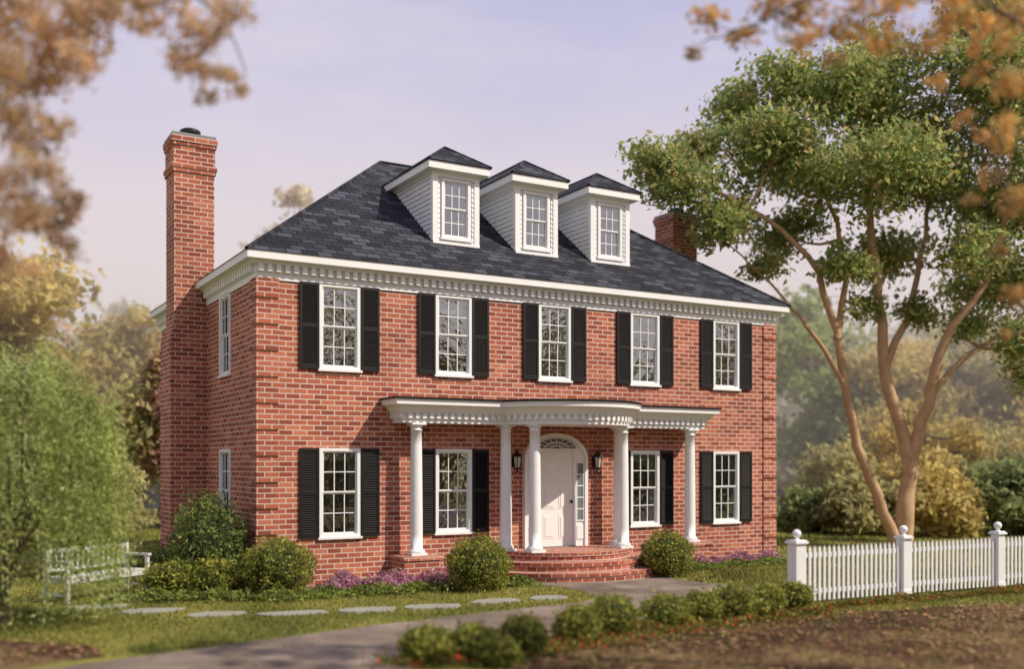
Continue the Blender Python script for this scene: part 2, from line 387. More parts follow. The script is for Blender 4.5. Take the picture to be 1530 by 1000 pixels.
for cx in (4.45,6.44,8.43): dormer(cx)
# chimneys
def chimney(sg,x0,x1):
    mb=MB()
    lo=x0-.07 if sg<0 else x0; hi=x1 if sg<0 else x1+.07
    mb.box(lo,hi,3.69,4.75,0,5.0,M_brick)
    mb.add([(lo,3.69,5.0),(hi,3.69,5.0),(hi,4.75,5.0),(lo,4.75,5.0),(x0,3.71,5.35),(x1,3.71,5.35),(x1,4.5,5.35),(x0,4.5,5.35)],[(0,1,5,4),(1,2,6,5),(2,3,7,6),(3,0,4,7)],M_brick)
    mb.box(x0,x1,3.71,4.5,5.35,8.56,M_brick)
    for g_,a,b in ((.03,8.56,8.64),(.05,8.64,8.74),(.015,8.74,9.12),(.04,9.12,9.20),(.06,9.20,9.32)):
        mb.box(x0-g_,x1+g_,3.71-g_,4.5+g_,a,b-.001,M_brick)
    g_=.035; mb.box(x0-g_,x1+g_,3.71-g_,4.5+g_,9.32,9.39,M_capst)
    cx=(x0+x1)/2; mb.lathe(cx,4.1,[(.17,9.39),(.17,9.47),(.22,9.49),(.22,9.56),(.16,9.60),(.001,9.61)],M_iron,20)
    mb.obj('chimney',house,.004)
chimney(-1,-.70,.14); chimney(1,W-.14,W+.70)
# ------------------------------------------------------------ portico
PC=6.425
def plan(o,Wb=3.75,Db=.50,Rb=1.60,n=28):
    w=Wb+o; d=Db+o; r=Rb+o
    t0=math.asin(d/r)
    pts=[(PC-w,0.0),(PC-w,-d)]
    for i in range(n+1):
        a=math.pi-t0-(math.pi-2*t0)*i/n
        pts.append((PC+r*math.cos(a),-r*math.sin(a)))
    pts+=[(PC+w,-d),(PC+w,0.0)]
    return pts
def loft(mb,prof,mat):
    vs=[];n=None
    for o,z in prof:
        P=plan(o); n=len(P); vs+=[(x,y,z) for x,y in P]
    mb.add(vs,[(j*n+i,j*n+i+1,(j+1)*n+i+1,(j+1)*n+i) for j in range(len(prof)-1) for i in range(n-1)],mat)
mb=MB()
ZB=3.17
loft(mb,[(0,ZB),(0,ZB+.07),(.012,ZB+.072),(.012,ZB+.185),(.07,ZB+.19),(.07,ZB+.205),(.09,ZB+.22),(.11,ZB+.25),(.14,ZB+.30),(.19,ZB+.335),(.235,ZB+.345),(.235,ZB+.41),(.25,ZB+.415),(.25,ZB+.44)],M_white)
mb.add([(x,y,ZB+.003) for x,y in plan(0)],[tuple(range(len(plan(0))))],M_white)
def dent(x,y,tx,ty):
    nx,ny=ty,-tx
    a=.038; b=.055
    vs=[]
    for z in (ZB+.085,ZB+.188):
        for s1,s2 in ((-a,0.001),(a,0.001),(a,b),(-a,b)): vs.append((x+tx*s1+nx*s2,y+ty*s1+ny*s2,z))
    mb.add(vs,[(0,3,2,1),(4,5,6,7),(0,1,5,4),(1,2,6,5),(2,3,7,6),(3,0,4,7)],M_white)
P=[Vector(p) for p in plan(.012)]
carry=.05
for a,b in zip(P[:-1],P[1:]):
    t=b-a; l=t.length; t.normalize(); s=carry
    while s<l:
        q=a+t*s; dent(q.x,q.y,t.x,t.y); s+=.15
    carry=s-l
loft(mb,[(.25,ZB+.442),(.27,ZB+.442),(.27,ZB+.485)],M_black)
P=plan(.27); mb.add([(x,y,ZB+.485) for x,y in P],[tuple(range(len(P)))],M_roof)
mb.obj('portico_entablature',house)
FL=.60
def column(x,y,name='column'):
    mb=MB(); r=.125
    mb.box(x-.165,x+.165,y-.165,y+.165,FL+.001,FL+.05,M_white)
    pr=[(.001,FL+.05),(.155,FL+.05),(.165,FL+.075),(.155,FL+.10),(.137,FL+.105),(.137,FL+.12),(r,FL+.135)]
    for i in range(9):
        t=i/8; pr.append((r*(1-.16*t**1.6),FL+.135+t*(ZB-.15-FL-.135)))
    rt=r*.84
    pr+=[(rt+.015,ZB-.145),(rt+.015,ZB-.13),(rt,ZB-.125),(rt,ZB-.08),(rt+.03,ZB-.055),(rt+.035,ZB-.04),(.001,ZB-.04)]
    mb.lathe(x,y,pr,M_white,28)
    mb.box(x-.15,x+.15,y-.15,y+.15,ZB-.039,ZB+.001,M_white)
    mb.obj(name,house)
for dx,dy in ((-3.42,-.38),(3.42,-.38),(-1.42,-.38),(1.42,-.38),(-1.09,-.98),(1.09,-.98)): column(PC+dx,dy)
mb=MB()
for r,za,zb in ((1.62,.43,FL),(1.95,.26,.43),(2.27,-.05,.26)):
    r2=r
    mb.lathe(PC,0,[(r2-.02,za),(r2-.02,zb-.07),(r2,zb-.068),(r2,zb-.001),(0.001,zb)],M_brickr,48,False,math.pi,2*math.pi)
for sg in (-1,1):
    x=PC+sg*3.42
    mb.box(x-.38,x+.38,-.68,-.0,-.05,FL-.08,M_brick); mb.box(x-.41,x+.41,-.71,-.0,FL-.079,FL,M_brick)
mb.obj('porch_steps',house)
# door surround
mb=MB()
def arch(w,zs,zt,n=24):
    return [(PC+w*math.cos(math.pi*i/n),zs+(zt-zs)*math.sin(math.pi*i/n)) for i in range(n+1)]
poly=[(PC-.80,FL)]+[(PC+.80,FL)]+arch(.80,2.47,3.03)
mb.prism(poly,-.07,-.001,M_white)
ro=arch(.80,2.47,3.03); ri=arch(.72,2.47,2.95)
n=len(ro); vs=[(x,-.11,z) for x,z in ro]+[(x,-.11,z) for x,z in ri]+[(x,-.071,z) for x,z in ro]+[(x,-.071,z) for x,z in ri]
mb.add(vs,[(i,i+1,n+i+1,n+i) for i in range(n-1)]+[(i,2*n+i,2*n+i+1,i+1) for i in range(n-1)]+[(n+i,n+i+1,3*n+i+1,3*n+i) for i in range(n-1)],M_white)
for sg in (-1,1):
    a,b=sorted((PC+sg*.72,PC+sg*.80)); mb.box(a,b,-.11,-.071,FL,2.47,M_white)
    a,b=sorted((PC+sg*.42,PC+sg*.49)); mb.box(a,b,-.10,-.071,FL,2.66,M_white)
    a,b=sorted((PC+sg*.53,PC+sg*.69)); mb.box(a,b,-.078,-.0705,1.15,2.40,M_dglass)
    for k in range(0,6):
        z=1.15+(1.25)*k/5; mb.box(a,b,-.09,-.079,z-.012,z+.012,M_white)
    mb.box(a-.02,a,-.09,-.071,1.13,2.42,M_white); mb.box(b,b+.02,-.09,-.071,1.13,2.42,M_white)
    mb.box(a,b,-.085,-.071,.75,1.05,M_white)
ri=arch(.50,2.70,2.93); mb.prism(ri,-.08,-.0705,M_dglass)
for k in range(0,9):
    a=math.pi*k/8; p0=Vector((PC+.12*math.cos(a),-.086,2.70+.06*math.sin(a))); p1=Vector((PC+.5*math.cos(a),-.086,2.70+.23*math.sin(a)))
    mb.tube([p0,p1],[.008,.008],M_white,4)
for w,h in ((.5,.23),(.30,.135),(.12,.06)):
    pts=[(PC+w*math.cos(math.pi*i/16),-.086,2.70+h*math.sin(math.pi*i/16)) for i in range(17)]; mb.tube(pts,[.012]*17,M_white,4)
mb.box(PC-.52,PC+.52,-.105,-.071,2.645,2.70,M_white)
mb.obj('door_surround',house)
mb=MB()
mb.box(PC-.415,PC+.415,-.082,-.0715,FL+.01,2.64,M_door)
for (xa,xb) in ((-.34,-.05),(.05,.34)):
    for za,zb in ((.78,1.28),(1.42,2.10),(2.22,2.50)):
        mb.box(PC+xa,PC+xb,-.089,-.0825,za,zb,M_door); mb.box(PC+xa+.045,PC+xb-.045,-.098,-.0895,za+.045,zb-.045,M_door)
mb.lathe(PC+.36,-.12,[(.001,1.53),(.03,1.545),(.035,1.565),(.03,1.585),(.001,1.60)],M_iron,12)
mb.box(PC-.42,PC+.42,-.2,-.071,FL+.0005,FL+.02,M_capst)
mb.obj('front_door',house,.003)
for sg in (-1,1):
    mb=MB(); x=PC+sg*1.02; y=-.17; z=2.33
    mb.box(x-.04,x+.04,-.03,-.001,z-.02,z+.22,M_iron); mb.tube([(x,-.02,z+.16),(x,-.1,z+.30),(x,y,z+.33)],[.012]*3,M_iron,6)
    mb.lathe(x,y,[(.012,z-.14),(.03,z-.12),(.015,z-.09),(.06,z-.05),(.065,z-.03),(.001,z-.03)],M_iron,6,False)
    mb.lathe(x,y,[(.058,z-.03),(.088,z+.19)],M_lglass,6,False)
    mb.lathe(x,y,[(.001,z+.19),(.115,z+.19),(.115,z+.20),(.05,z+.27),(.03,z+.28),(.03,z+.31),(.012,z+.33),(.001,z+.37)],M_iron,6,False)
    for k in range(6):
        a=2*math.pi*k/6; mb.tube([(x+.062*math.cos(a),y+.062*math.sin(a),z-.03),(x+.092*math.cos(a),y+.092*math.sin(a),z+.19)],[.008,.008],M_iron,4)
    mb.obj('wall_lantern',house)
# ------------------------------------------------------------ ground
def sheet(name,pts,z,mat):
    mb=MB(); mb.add([(*cam_to_house(*p),z) for p in pts],[tuple(range(len(pts)))],mat); return mb.obj(name)
def chaikin(p,k=2):
    for _ in range(k):
        q=[]
        for a,b in zip(p,p[1:]+p[:1]): q+=[(a[0]*.75+b[0]*.25,a[1]*.75+b[1]*.25),(a[0]*.25+b[0]*.75,a[1]*.25+b[1]*.75)]
        p=q
    return p
def rough(p,amp,step=.25):
    q=[]
    for a,b in zip(p,p[1:]+p[:1]):
        l=math.hypot(b[0]-a[0],b[1]-a[1]); n=max(1,int(l/step))
        for i in range(n):
            t=i/n; q.append((a[0]+(b[0]-a[0])*t+random.gauss(0,amp),a[1]+(b[1]-a[1])*t+random.gauss(0,amp)))
    return q
mb=MB(); mb.add([(-600,-600,GZ),(600,-600,GZ),(600,600,GZ),(-600,600,GZ)],[(0,1,2,3)],M_lawn); mb.obj('lawn')
drive=chaikin([(-12,6),(-6.5,10.2),(-3.9,12.5),(-1.95,14.4),(-.05,15.9),(1.35,16.9),(1.5,17.6),(1.1,18.5),(.2,19.7),(0,22.5),(3.2,22.0),(3.0,20.4),(4.2,19.0),(5.3,18.4),(5.2,16.9),(4.4,16.2),(2.13,15.0),(.77,13.8),(-.53,12.3),(-1.3,11),(-3.5,8.5),(-6,3)])
drive=rough(drive,.02)
sheet('driveway',drive,GZ+.004,M_drive)
mulch=rough(chaikin([(-.1,11.4),(1.0,12.9),(2.6,14.3),(4.6,15.3),(7,16.2),(12,18.3),(26,23),(26,2),(-2.2,2),(-2.0,8.5)]),.07)
sheet('mulch_ground',mulch,GZ+.008,M_mulch)
mulch2=rough(chaikin([(-12,13.5),(-6.5,13.2),(-4.6,12.5),(-5.5,11.2),(-9,8.6),(-16,8)]),.07)
sheet('mulch_ground',mulch2,GZ+.003,M_mulch)
mb=MB()
stones=[(-3.32,15.5,.6,.19),(-2.3,15.85,.5,.2),(-1.3,16.2,.52,.2),(-.3,16.85,.45,.22),(.62,17.3,.38,.2),(-4.5,15.4,.5,.2),(-5.6,15.75,.5,.22),(-6.6,16.2,.5,.22)]
for a,d,ra,rd in stones:
    n=9; ang=sorted(random.uniform(-.18,.18)+2*math.pi*i/n for i in range(n)); q=[]
    for t in ang:
        k=random.uniform(.85,1.12); sq=1/max(abs(math.cos(t)),abs(math.sin(t)))**.6
        q.append((a+ra*k*sq*math.cos(t)*.9,d+rd*k*sq*math.sin(t)*1.2+ (ra*math.cos(t))*.25))
    V=[(*cam_to_house(*p),GZ+.02) for p in q]+[(*cam_to_house(*p),GZ-.02) for p in q]
    mb.add(V,[tuple(range(n))]+[(i,i+n,(i+1)%n+n,(i+1)%n) for i in range(n)],M_stone)
mb.obj('stepping_stones',None,.008)
def inpoly(P,poly):
    x,y=P[:,0],P[:,1]; ins=np.zeros(len(P),bool); n=len(poly)
    for i in range(n):
        x1,y1=poly[i]; x2,y2=poly[(i+1)%n]
        if y1==y2: continue
        c=((y1>y)!=(y2>y))&(x<(x2-x1)*(y-y1)/(y2-y1)+x1); ins^=c
    return ins
M_grass=foliage_mat('grass_blades',[(.10,.13,.025),(.19,.21,.045),(.32,.30,.07),(.38,.31,.12)],.3,.4,dark=.42)
def grass(name,a0,a1,d0,d1,n,excl,incl=None,h=.06,w=.008,mat=None):
    P=np.stack([RNG.uniform(a0,a1,n),RNG.uniform(d0,d1,n)],1)
    k=np.ones(n,bool)
    for q in excl: k&=~inpoly(P,q)
    if incl: k&=inpoly(P,incl)
    for a,d,ra,rd in stones: k&=~((((P[:,0]-a)/(ra*1.0))**2+((P[:,1]-d-(P[:,0]-a)*.25)/(rd*1.1))**2)<1)
    P=P[k]; n=len(P)
    C=cam_to_houseN(np.concatenate([P,np.full((n,1),GZ)],1))
    ok=~((C[:,0]>-.8)&(C[:,0]<13.7)&(C[:,1]>-.02)&(C[:,1]<8.6)); ok&=((C[:,0]-PC)**2+C[:,1]**2>2.3**2); C=C[ok]; n=len(C)
    t=RNG.uniform(0,2*np.pi,n); u=np.stack([np.cos(t),np.sin(t),0*t],1)*(w*RNG.uniform(.6,1.5,n))[:,None]
    hh=h*RNG.uniform(.4,1.3,n); top=C+np.stack([RNG.normal(0,.4,n)*hh,RNG.normal(0,.4,n)*hh,hh],1)
    npmesh(name,np.stack([C-u,C+u,top],1),3,mat or M_grass)
grass('grass',-12,7,12,23,110000,[drive,mulch,mulch2],h=.05)
grass('grass',-20,25,20,36,30000,[drive],h=.09,w=.02)
grass('grass',4.2,16,15.2,22,26000,[drive,mulch],h=.08)
grass('grass',-1,14,10,18,9000,[],mulch,h=.09)
M_fall=foliage_mat('fallen_leaf',[(.10,.05,.03),(.22,.11,.05),(.34,.19,.09),(.16,.16,.05),(.42,.27,.16)],.1,.8)
def litter(name,a0,a1,d0,d1,n,incl,excl,size=.03):
    P=np.stack([RNG.uniform(a0,a1,n),RNG.uniform(d0,d1,n)],1); k=np.ones(n,bool)
    if incl: k&=inpoly(P,incl)
    for q in excl: k&=~inpoly(P,q)
    P=P[k]; C=cam_to_houseN(np.concatenate([P,np.full((len(P),1),GZ+.025)+RNG.uniform(0,.03,(len(P),1))],1))
    npmesh(name,leafquads(C,size,.6,2.5),4,M_fall)
litter('fallen_leaves',-2,14,9,19,17000,mulch,[],.034)
litter('fallen_leaves',-14,-4,9,15,8000,mulch2,[],.034)
litter('fallen_leaves',-10,6,11,20,900,None,[],.024)
# ------------------------------------------------------------ shrubs
M_box=foliage_mat('boxwood_leaf',[(.07,.11,.022),(.18,.22,.04),(.34,.36,.07),(.50,.47,.13)],.4,5,dark=.6)
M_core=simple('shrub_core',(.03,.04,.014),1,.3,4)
M_box2=foliage_mat('shrub_leaf',[(.07,.12,.035),(.16,.22,.06),(.30,.34,.10)],.4,3,dark=.55)
def shrub(name,a,d,r,h=None,n=6000,size=.022,mat=None,core=True,z0=GZ,ragged=.05):
    h=h or r*1.75; par=empty(name); x,y=cam_to_house(a,d); par.location=(x,y,z0)
    n=int(n); dr=rdir(n); ph=RNG.uniform(0,6,3)
    lump=1+.09*np.sin(dr[:,0]*7+ph[0])*np.cos(dr[:,1]*6+ph[1])+.06*np.sin(dr[:,2]*9+dr[:,0]*5+ph[2])
    rad=(1-.25*RNG.random(n)**2)*lump+RNG.exponential(ragged,n)
    P=dr*rad[:,None]*np.array([r,r,h/2]); P[:,2]+=h/2*.93
    P=P[P[:,2]>.0]
    npmesh('foliage',leafquads(P,size,.55,.4),4,mat or M_box,par)
    if core:
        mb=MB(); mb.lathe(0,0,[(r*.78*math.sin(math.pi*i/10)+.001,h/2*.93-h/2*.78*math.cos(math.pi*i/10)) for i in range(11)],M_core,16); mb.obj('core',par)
    mb=MB(); mb.tube([(0,0,-.05),(0,0,h*.4)],[.03,.02],M_barkd,6); mb.obj('stem',par)
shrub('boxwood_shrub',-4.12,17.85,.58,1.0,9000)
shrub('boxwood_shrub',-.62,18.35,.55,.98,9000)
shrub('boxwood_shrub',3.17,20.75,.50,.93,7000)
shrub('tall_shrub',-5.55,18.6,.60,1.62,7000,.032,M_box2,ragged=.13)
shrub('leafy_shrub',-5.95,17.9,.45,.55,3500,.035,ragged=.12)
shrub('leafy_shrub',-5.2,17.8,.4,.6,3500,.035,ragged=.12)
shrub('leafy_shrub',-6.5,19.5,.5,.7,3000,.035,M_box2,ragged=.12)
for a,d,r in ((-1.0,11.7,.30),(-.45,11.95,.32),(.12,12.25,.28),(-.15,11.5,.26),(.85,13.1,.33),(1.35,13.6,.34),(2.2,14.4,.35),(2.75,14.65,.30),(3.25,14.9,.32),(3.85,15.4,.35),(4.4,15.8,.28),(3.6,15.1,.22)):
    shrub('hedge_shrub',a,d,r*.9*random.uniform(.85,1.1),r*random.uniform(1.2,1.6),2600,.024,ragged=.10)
M_pink=foliage_mat('pink_flowers',[(.50,.18,.34),(.62,.30,.46),(.42,.16,.32),(.12,.17,.05),(.5,.26,.40)],.25,5,dark=.7)
M_red=foliage_mat('red_flowers',[(.6,.05,.025),(.10,.15,.03),(.08,.13,.02),(.18,.23,.05),(.16,.20,.04),(.50,.05,.03)],.2,4,dark=.6)
M_low=foliage_mat('groundcover_leaf',[(.09,.14,.03),(.19,.24,.05),(.28,.32,.08)],.3,3,dark=.5)
def bed(name,pts,w,h,n,mat,size,world=True):
    P=[np.array(p,float) for p in pts]; C=[]
    for i in range(n):
        k=random.randrange(len(P)-1); t=random.random(); c=P[k]*(1-t)+P[k+1]*t
        C.append((c[0]+random.gauss(0,w),c[1]+random.gauss(0,w),0))
    C=np.array(C)
    hh=h*(.55+.45*np.sin(C[:,0]*6)*np.cos(C[:,1]*7))
    C[:,2]=GZ+np.abs(hh)*RNG.random(n)**.5
    if world: C[:,1]=np.minimum(C[:,1],-.12)
    else: C=cam_to_houseN(C)
    npmesh(name,leafquads(C,size,.6,.6),4,mat)
bed('pink_flower_bed',[(.9,-.95),(2.0,-1.05),(3.6,-1.15),(4.3,-1.0)],.15,.38,10000,M_pink,.022)
bed('pink_flower_bed',[(8.9,-.6),(10.5,-.6),(12.3,-.5)],.16,.28,7000,M_pink,.022)
bed('groundcover_bed',[(.2,-1.55),(2.0,-1.75),(3.6,-1.85),(4.6,-1.7)],.2,.2,9000,M_low,.026)
bed('groundcover_bed',[(8.8,-1.2),(10.5,-1.3),(12.6,-1.1)],.2,.16,6000,M_low,.026)
bed('red_flower_bed',[(-1.2,11.5),(.3,12.4),(1.6,13.5),(3.0,14.5),(4.8,15.6)],.26,.15,15000,M_red,.022,False)
bed('red_flower_bed',[(5.2,16.2),(7.2,17.2),(9.8,18.5)],.12,.13,7000,M_red,.020,False)
bed('groundcover_bed',[(-6.6,17.0),(-5.3,17.2),(-3.6,17.0)],.2,.2,6000,M_low,.03,False)
# ------------------------------------------------------------ fence
fence=empty('picket_fence')
fd=math.radians(27); fo=(4.62,16.45); pl=2.42
fx=cam_to_house(*fo); fx2=cam_to_house(fo[0]+math.cos(fd),fo[1]+math.sin(fd)); ang=math.atan2(fx2[1]-fx[1],fx2[0]-fx[0])
FM=Matrix.Translation((fx[0],fx[1],GZ))@Matrix.Rotation(ang,4,'Z')
mb=MB(); mb.M=FM
for k in range(4):
    x=k*pl; w=.105 if k==0 else .085
    mb.box(x-w,x+w,-w,w,-.1,1.0,M_white); mb.box(x-w-.015,x+w+.015,-w-.015,w+.015,-.05,.12,M_white)
    mb.box(x-w-.03,x+w+.03,-w-.03,w+.03,1.0,1.035,M_white); mb.box(x-w-.01,x+w+.01,-w-.01,w+.01,1.036,1.06,M_white)
    mb.lathe(x,0,[(.05,1.06),(.03,1.08),(.03,1.10)]+[(.001+.07*math.sin(math.pi*(.12+.88*i/10)),1.16-.07*math.cos(math.pi*(.12+.88*i/10))) for i in range(11)],M_white,20)
mb.obj('posts',fence,.004)
mb=MB(); mb.M=FM
for k in range(3):
    xa=k*pl+.11; xb=(k+1)*pl-.09
    for z in (.17,.76): mb.box(xa,xb,-.0,.04,z,z+.075,M_white)
    n=21
    for i in range(n):
        x=xa+(xb-xa)*(i+.5)/n; w=.022
        mb.prism([(x-w,.05),(x+w,.05),(x+w,.90),(x,.95),(x-w,.90)],-.022,-.001,M_white)
mb.obj('pickets',fence)
# ------------------------------------------------------------ bench
bench=empty('garden_bench')
M_bench=simple('weathered_white_paint',(.55,.56,.53),.6,.15,4)
b0=cam_to_house(-7.45,16.6); b1=cam_to_house(-6.75,18.15); ang=math.atan2(b1[1]-b0[1],b1[0]-b0[0])
mb=MB(); mb.M=Matrix.Translation((b0[0],b0[1],GZ))@Matrix.Rotation(ang,4,'Z')
Lb=1.75
for x in (0,Lb):
    xa,xb=(x-.03,x+.03)
    mb.box(xa,xb,-.27,-.21,0,.66,M_bench); mb.box(xa,xb,.22,.28,0,.88,M_bench)
    mb.box(xa-.012,xb+.012,-.30,.219,.661,.70,M_bench); mb.box(xa+.01,xb-.01,-.209,.219,.34,.40,M_bench); mb.box(xa+.01,xb-.01,-.209,.219,.12,.16,M_bench)
mb.box(.031,Lb-.031,-.265,-.225,.33,.405,M_bench)
for i in range(6): y=-.27+i*.082; mb.box(.031,Lb-.031,y,y+.062,.41,.435,M_bench)
mb.box(.031,Lb-.031,.23,.27,.82,.88,M_bench); mb.box(.031,Lb-.031,.23,.27,.50,.55,M_bench)
for i in range(15): x=.09+i*(Lb-.18)/14; mb.box(x-.02,x+.02,.24,.262,.551,.819,M_bench)
mb.obj('bench_frame',bench)
# ------------------------------------------------------------ trees
def limb(mb,pts,r0,r1,mat,seg=8,wob=.06):
    P=[Vector(p) for p in pts]; out=[]
    for i in range(len(P)-1):
        p0=P[max(i-1,0)];p1=P[i];p2=P[i+1];p3=P[min(i+2,len(P)-1)]
        for k in range(4):
            t=k/4; out.append(.5*((2*p1)+(-p0+p2)*t+(2*p0-5*p1+4*p2-p3)*t*t+(-p0+3*p1-3*p2+p3)*t**3))
    out.append(P[-1]); n=len(out)
    for i in range(1,n-1): out[i]=out[i]+Vector((random.gauss(0,wob),random.gauss(0,wob),random.gauss(0,wob*.5)))*.5
    mb.tube(out,[r0+(r1-r0)*(i/(n-1))**.8 for i in range(n)],mat,seg); return out
def S(a,d,z): x,y=cam_to_house(a,d); return (x,y,z)
def clumptree(name,limbs,clumps,nleaf,size,mat,bark,sub=9,sig=.3,cr=.03,asp=.5):
    par=empty(name); mb=MB(); nodes=[]
    for pts,r0,r1 in limbs:
        o=limb(mb,[S(*p) for p in pts],r0,r1,bark); nodes+=o[len(o)//3:]
    C=[]
    tot=sum(r**2.2 for *_,r in clumps)
    for a,d,z,r in clumps:
        c=Vector(S(a,d,z)); q=min(nodes,key=lambda p:(p-c).length+ (0.6*max(0,p.z-c.z)))
        midp=(q+c)/2+Vector((random.gauss(0,.15),random.gauss(0,.15),-.12*(c-q).length))
        limb(mb,[q,midp,c],cr*1.6,cr*.4,bark,5,.05)
        for _ in range(4):
            e_=c+Vector(rdir(1)[0])*r*.8; limb(mb,[midp.lerp(c,.6),(c+e_)/2,e_],cr*.6,cr*.2,bark,4,.04)
        C.append(clump_pts(c,r,int(nleaf*r**2.2/tot),sub,sig))
    mb.obj('trunk',par); C=np.concatenate(C)
    npmesh('foliage',leafquads(C,size,asp,.2),4,mat,par)
M_oak=foliage_mat('oak_leaf',[(.16,.24,.08),(.25,.34,.11),(.34,.42,.14),(.44,.46,.18),(.52,.40,.16)],.5,.8,dark=.72)
def px(x,y,d): # back-projects an image pixel at depth d through the camera, in metres
    return ((x-765)*d/1515, d, 2.37+(694-y)*d/1515)
cl=[]
for a,z,r,dd in ((4.5,9.9,1.2,-1.5),(3.6,10.4,.85,-1.5),(5.5,8.6,1.0,-1),(5.1,11.2,.8,0),(7.0,10.7,1.6,-1),(6.6,12.4,1.2,1),(8.9,12.6,1.7,0),(9.4,10.2,1.7,-1.5),(11.2,12.2,1.7,1),(12.8,13.2,1.7,-1),(13.3,10.3,1.8,0),(10.9,8.6,1.3,1.5),(7.9,8.9,1.1,1),(12.0,7.9,1.2,-1),(13.9,7.4,1.4,1),(8.8,7.6,.8,-1),(6.2,9.4,.9,.5),(14.5,12.2,1.8,0),(10.2,13.8,1.3,1),(8.0,11.4,1.3,2),(15.5,9.0,1.8,0),(7.5,13.0,1.0,0),(9.7,6.7,.6,0),(13.4,5.7,.8,-1),(6.9,7.7,.6,-.5),(11.3,6.6,.7,0),(11.3,10.3,1.3,0),(15.0,5.2,1.1,1),(12.6,6.2,.7,0),(14.9,14.6,1.5,0),(12.6,15.0,1.1,0),(8.2,9.9,1.1,-1)):
    cl.append((a,28+dd,z,r))
clumptree('oak_tree',[([(10.8,28,-.1),(10.85,28,1.2),(10.95,28,2.5),(10.35,28,4.8),(10.1,28.2,7.8),(9.9,28.3,10.8),(9.9,28,13)],.30,.05),
  ([(10.6,27.9,.1),(10.0,27.8,1.5),(9.35,27.8,3.4),(8.9,27.8,6.0),(8.0,27.5,8.0),(6.3,27,9.2),(4.7,26.6,9.8)],.19,.04),
  ([(10.95,28,2.2),(11.4,27.8,4.0),(11.8,27.6,5.8),(12.8,27.5,7.2),(13.6,27.8,9.5),(13.9,28,12)],.20,.04),
  ([(11.5,27.8,4.3),(12.6,28,5.4),(14,28.3,6.3),(15.5,28.3,8)],.11,.03),
  ([(8.9,27.8,5.8),(9.2,28,8),(8.6,28.3,10.2),(7.6,28.5,12.3)],.11,.03),
  ([(10.3,28,5),(11.2,28.4,7),(11.8,28.8,9.5),(12,28.8,12)],.13,.03),
  ([(9.2,27.8,4.4),(8.3,27.6,5.8),(7.3,27.4,6.9),(5.8,27,8.2)],.09,.02)],
  cl,84000,.085,M_oak,M_bark,sub=14,sig=.26,cr=.04)
M_aut=foliage_mat('autumn_leaf',[(.58,.38,.22),(.70,.47,.30),(.76,.55,.38),(.55,.44,.28),(.42,.38,.22)],.55,1.5,dark=.8)
M_aut2=foliage_mat('autumn_leaf_orange',[(.80,.38,.09),(.66,.36,.12),(.45,.38,.18),(.38,.34,.18),(.82,.48,.17)],.55,1.5,dark=.75)
def pxl(lst,d0,sc):
    out=[]
    for x,y,r in lst:
        d=d0+random.uniform(-.6,.6); a,_,z=px(x,y,d); out.append((a,d,z,r*sc*d/1515))
    return out
L1=pxl([(20,20,75),(90,50,70),(150,10,60),(50,110,70),(125,90,45),(25,190,65),(60,250,50),(15,300,60),(75,330,50),(105,370,28),(95,290,35),(235,15,45),(290,50,50),(340,20,38),(310,110,36),(350,120,30),(265,95,25),(10,390,50),(80,190,35),(205,35,28),(308,145,20),(-60,100,90),(-60,260,90),(-80,-20,100),(60,-60,70),(200,-50,60),(330,-40,50)],9.2,1.12)
clumptree('autumn_tree',[([(-7.2,9.2,-.1),(-7.1,9.2,2),(-6.8,9.2,4),(-6.3,9.2,6),(-5.6,9.2,8)],.20,.05),
 ([(-6.7,9.2,4.4),(-5.6,9.1,5.6),(-4.5,9.1,6.6),(-3.3,9.2,6.9),(-2.6,9.3,6.4)],.06,.010),
 ([(-6.9,9.2,3.2),(-6,9.2,4.3),(-5.0,9.2,4.9),(-4.3,9.3,4.7)],.04,.01)],L1,19000,.030,M_aut,M_barkd,sub=18,sig=.17,cr=.007,asp=.5)
L2=pxl([(1060,25,32),(1110,50,30),(1040,80,20),(1150,10,34),(1200,60,34),(1210,20,44),(1270,30,48),(1330,50,38),(1340,10,44),(1390,60,38),(1420,20,48),(1480,50,48),(1520,20,50),(1510,120,42),(1460,110,28),(1500,200,40),(1525,300,38),(1490,370,20),(1520,440,30),(1480,265,22),(1400,120,24),(1250,90,20),(1440,180,20),(1450,300,16),(1505,500,16),(1600,100,90),(1600,300,80),(1450,-50,80),(1250,-50,60),(1120,-40,40)],10,1.05)
clumptree('autumn_tree',[([(7.6,10,-.1),(7.5,10,2.2),(7.2,10,4.2),(6.6,10,6.4),(5.8,10,8.5)],.2,.05),
 ([(7.1,10,4.6),(6.0,10,6.0),(4.6,10,6.9),(3.2,10,7.0),(2.2,10.1,6.7)],.05,.008),
 ([(7.4,10,3.0),(6.3,10,4.0),(5.4,10,4.9),(4.9,10,5.0)],.04,.01)],L2,9500,.032,M_aut2,M_barkd,sub=16,sig=.18,cr=.007,asp=.5)
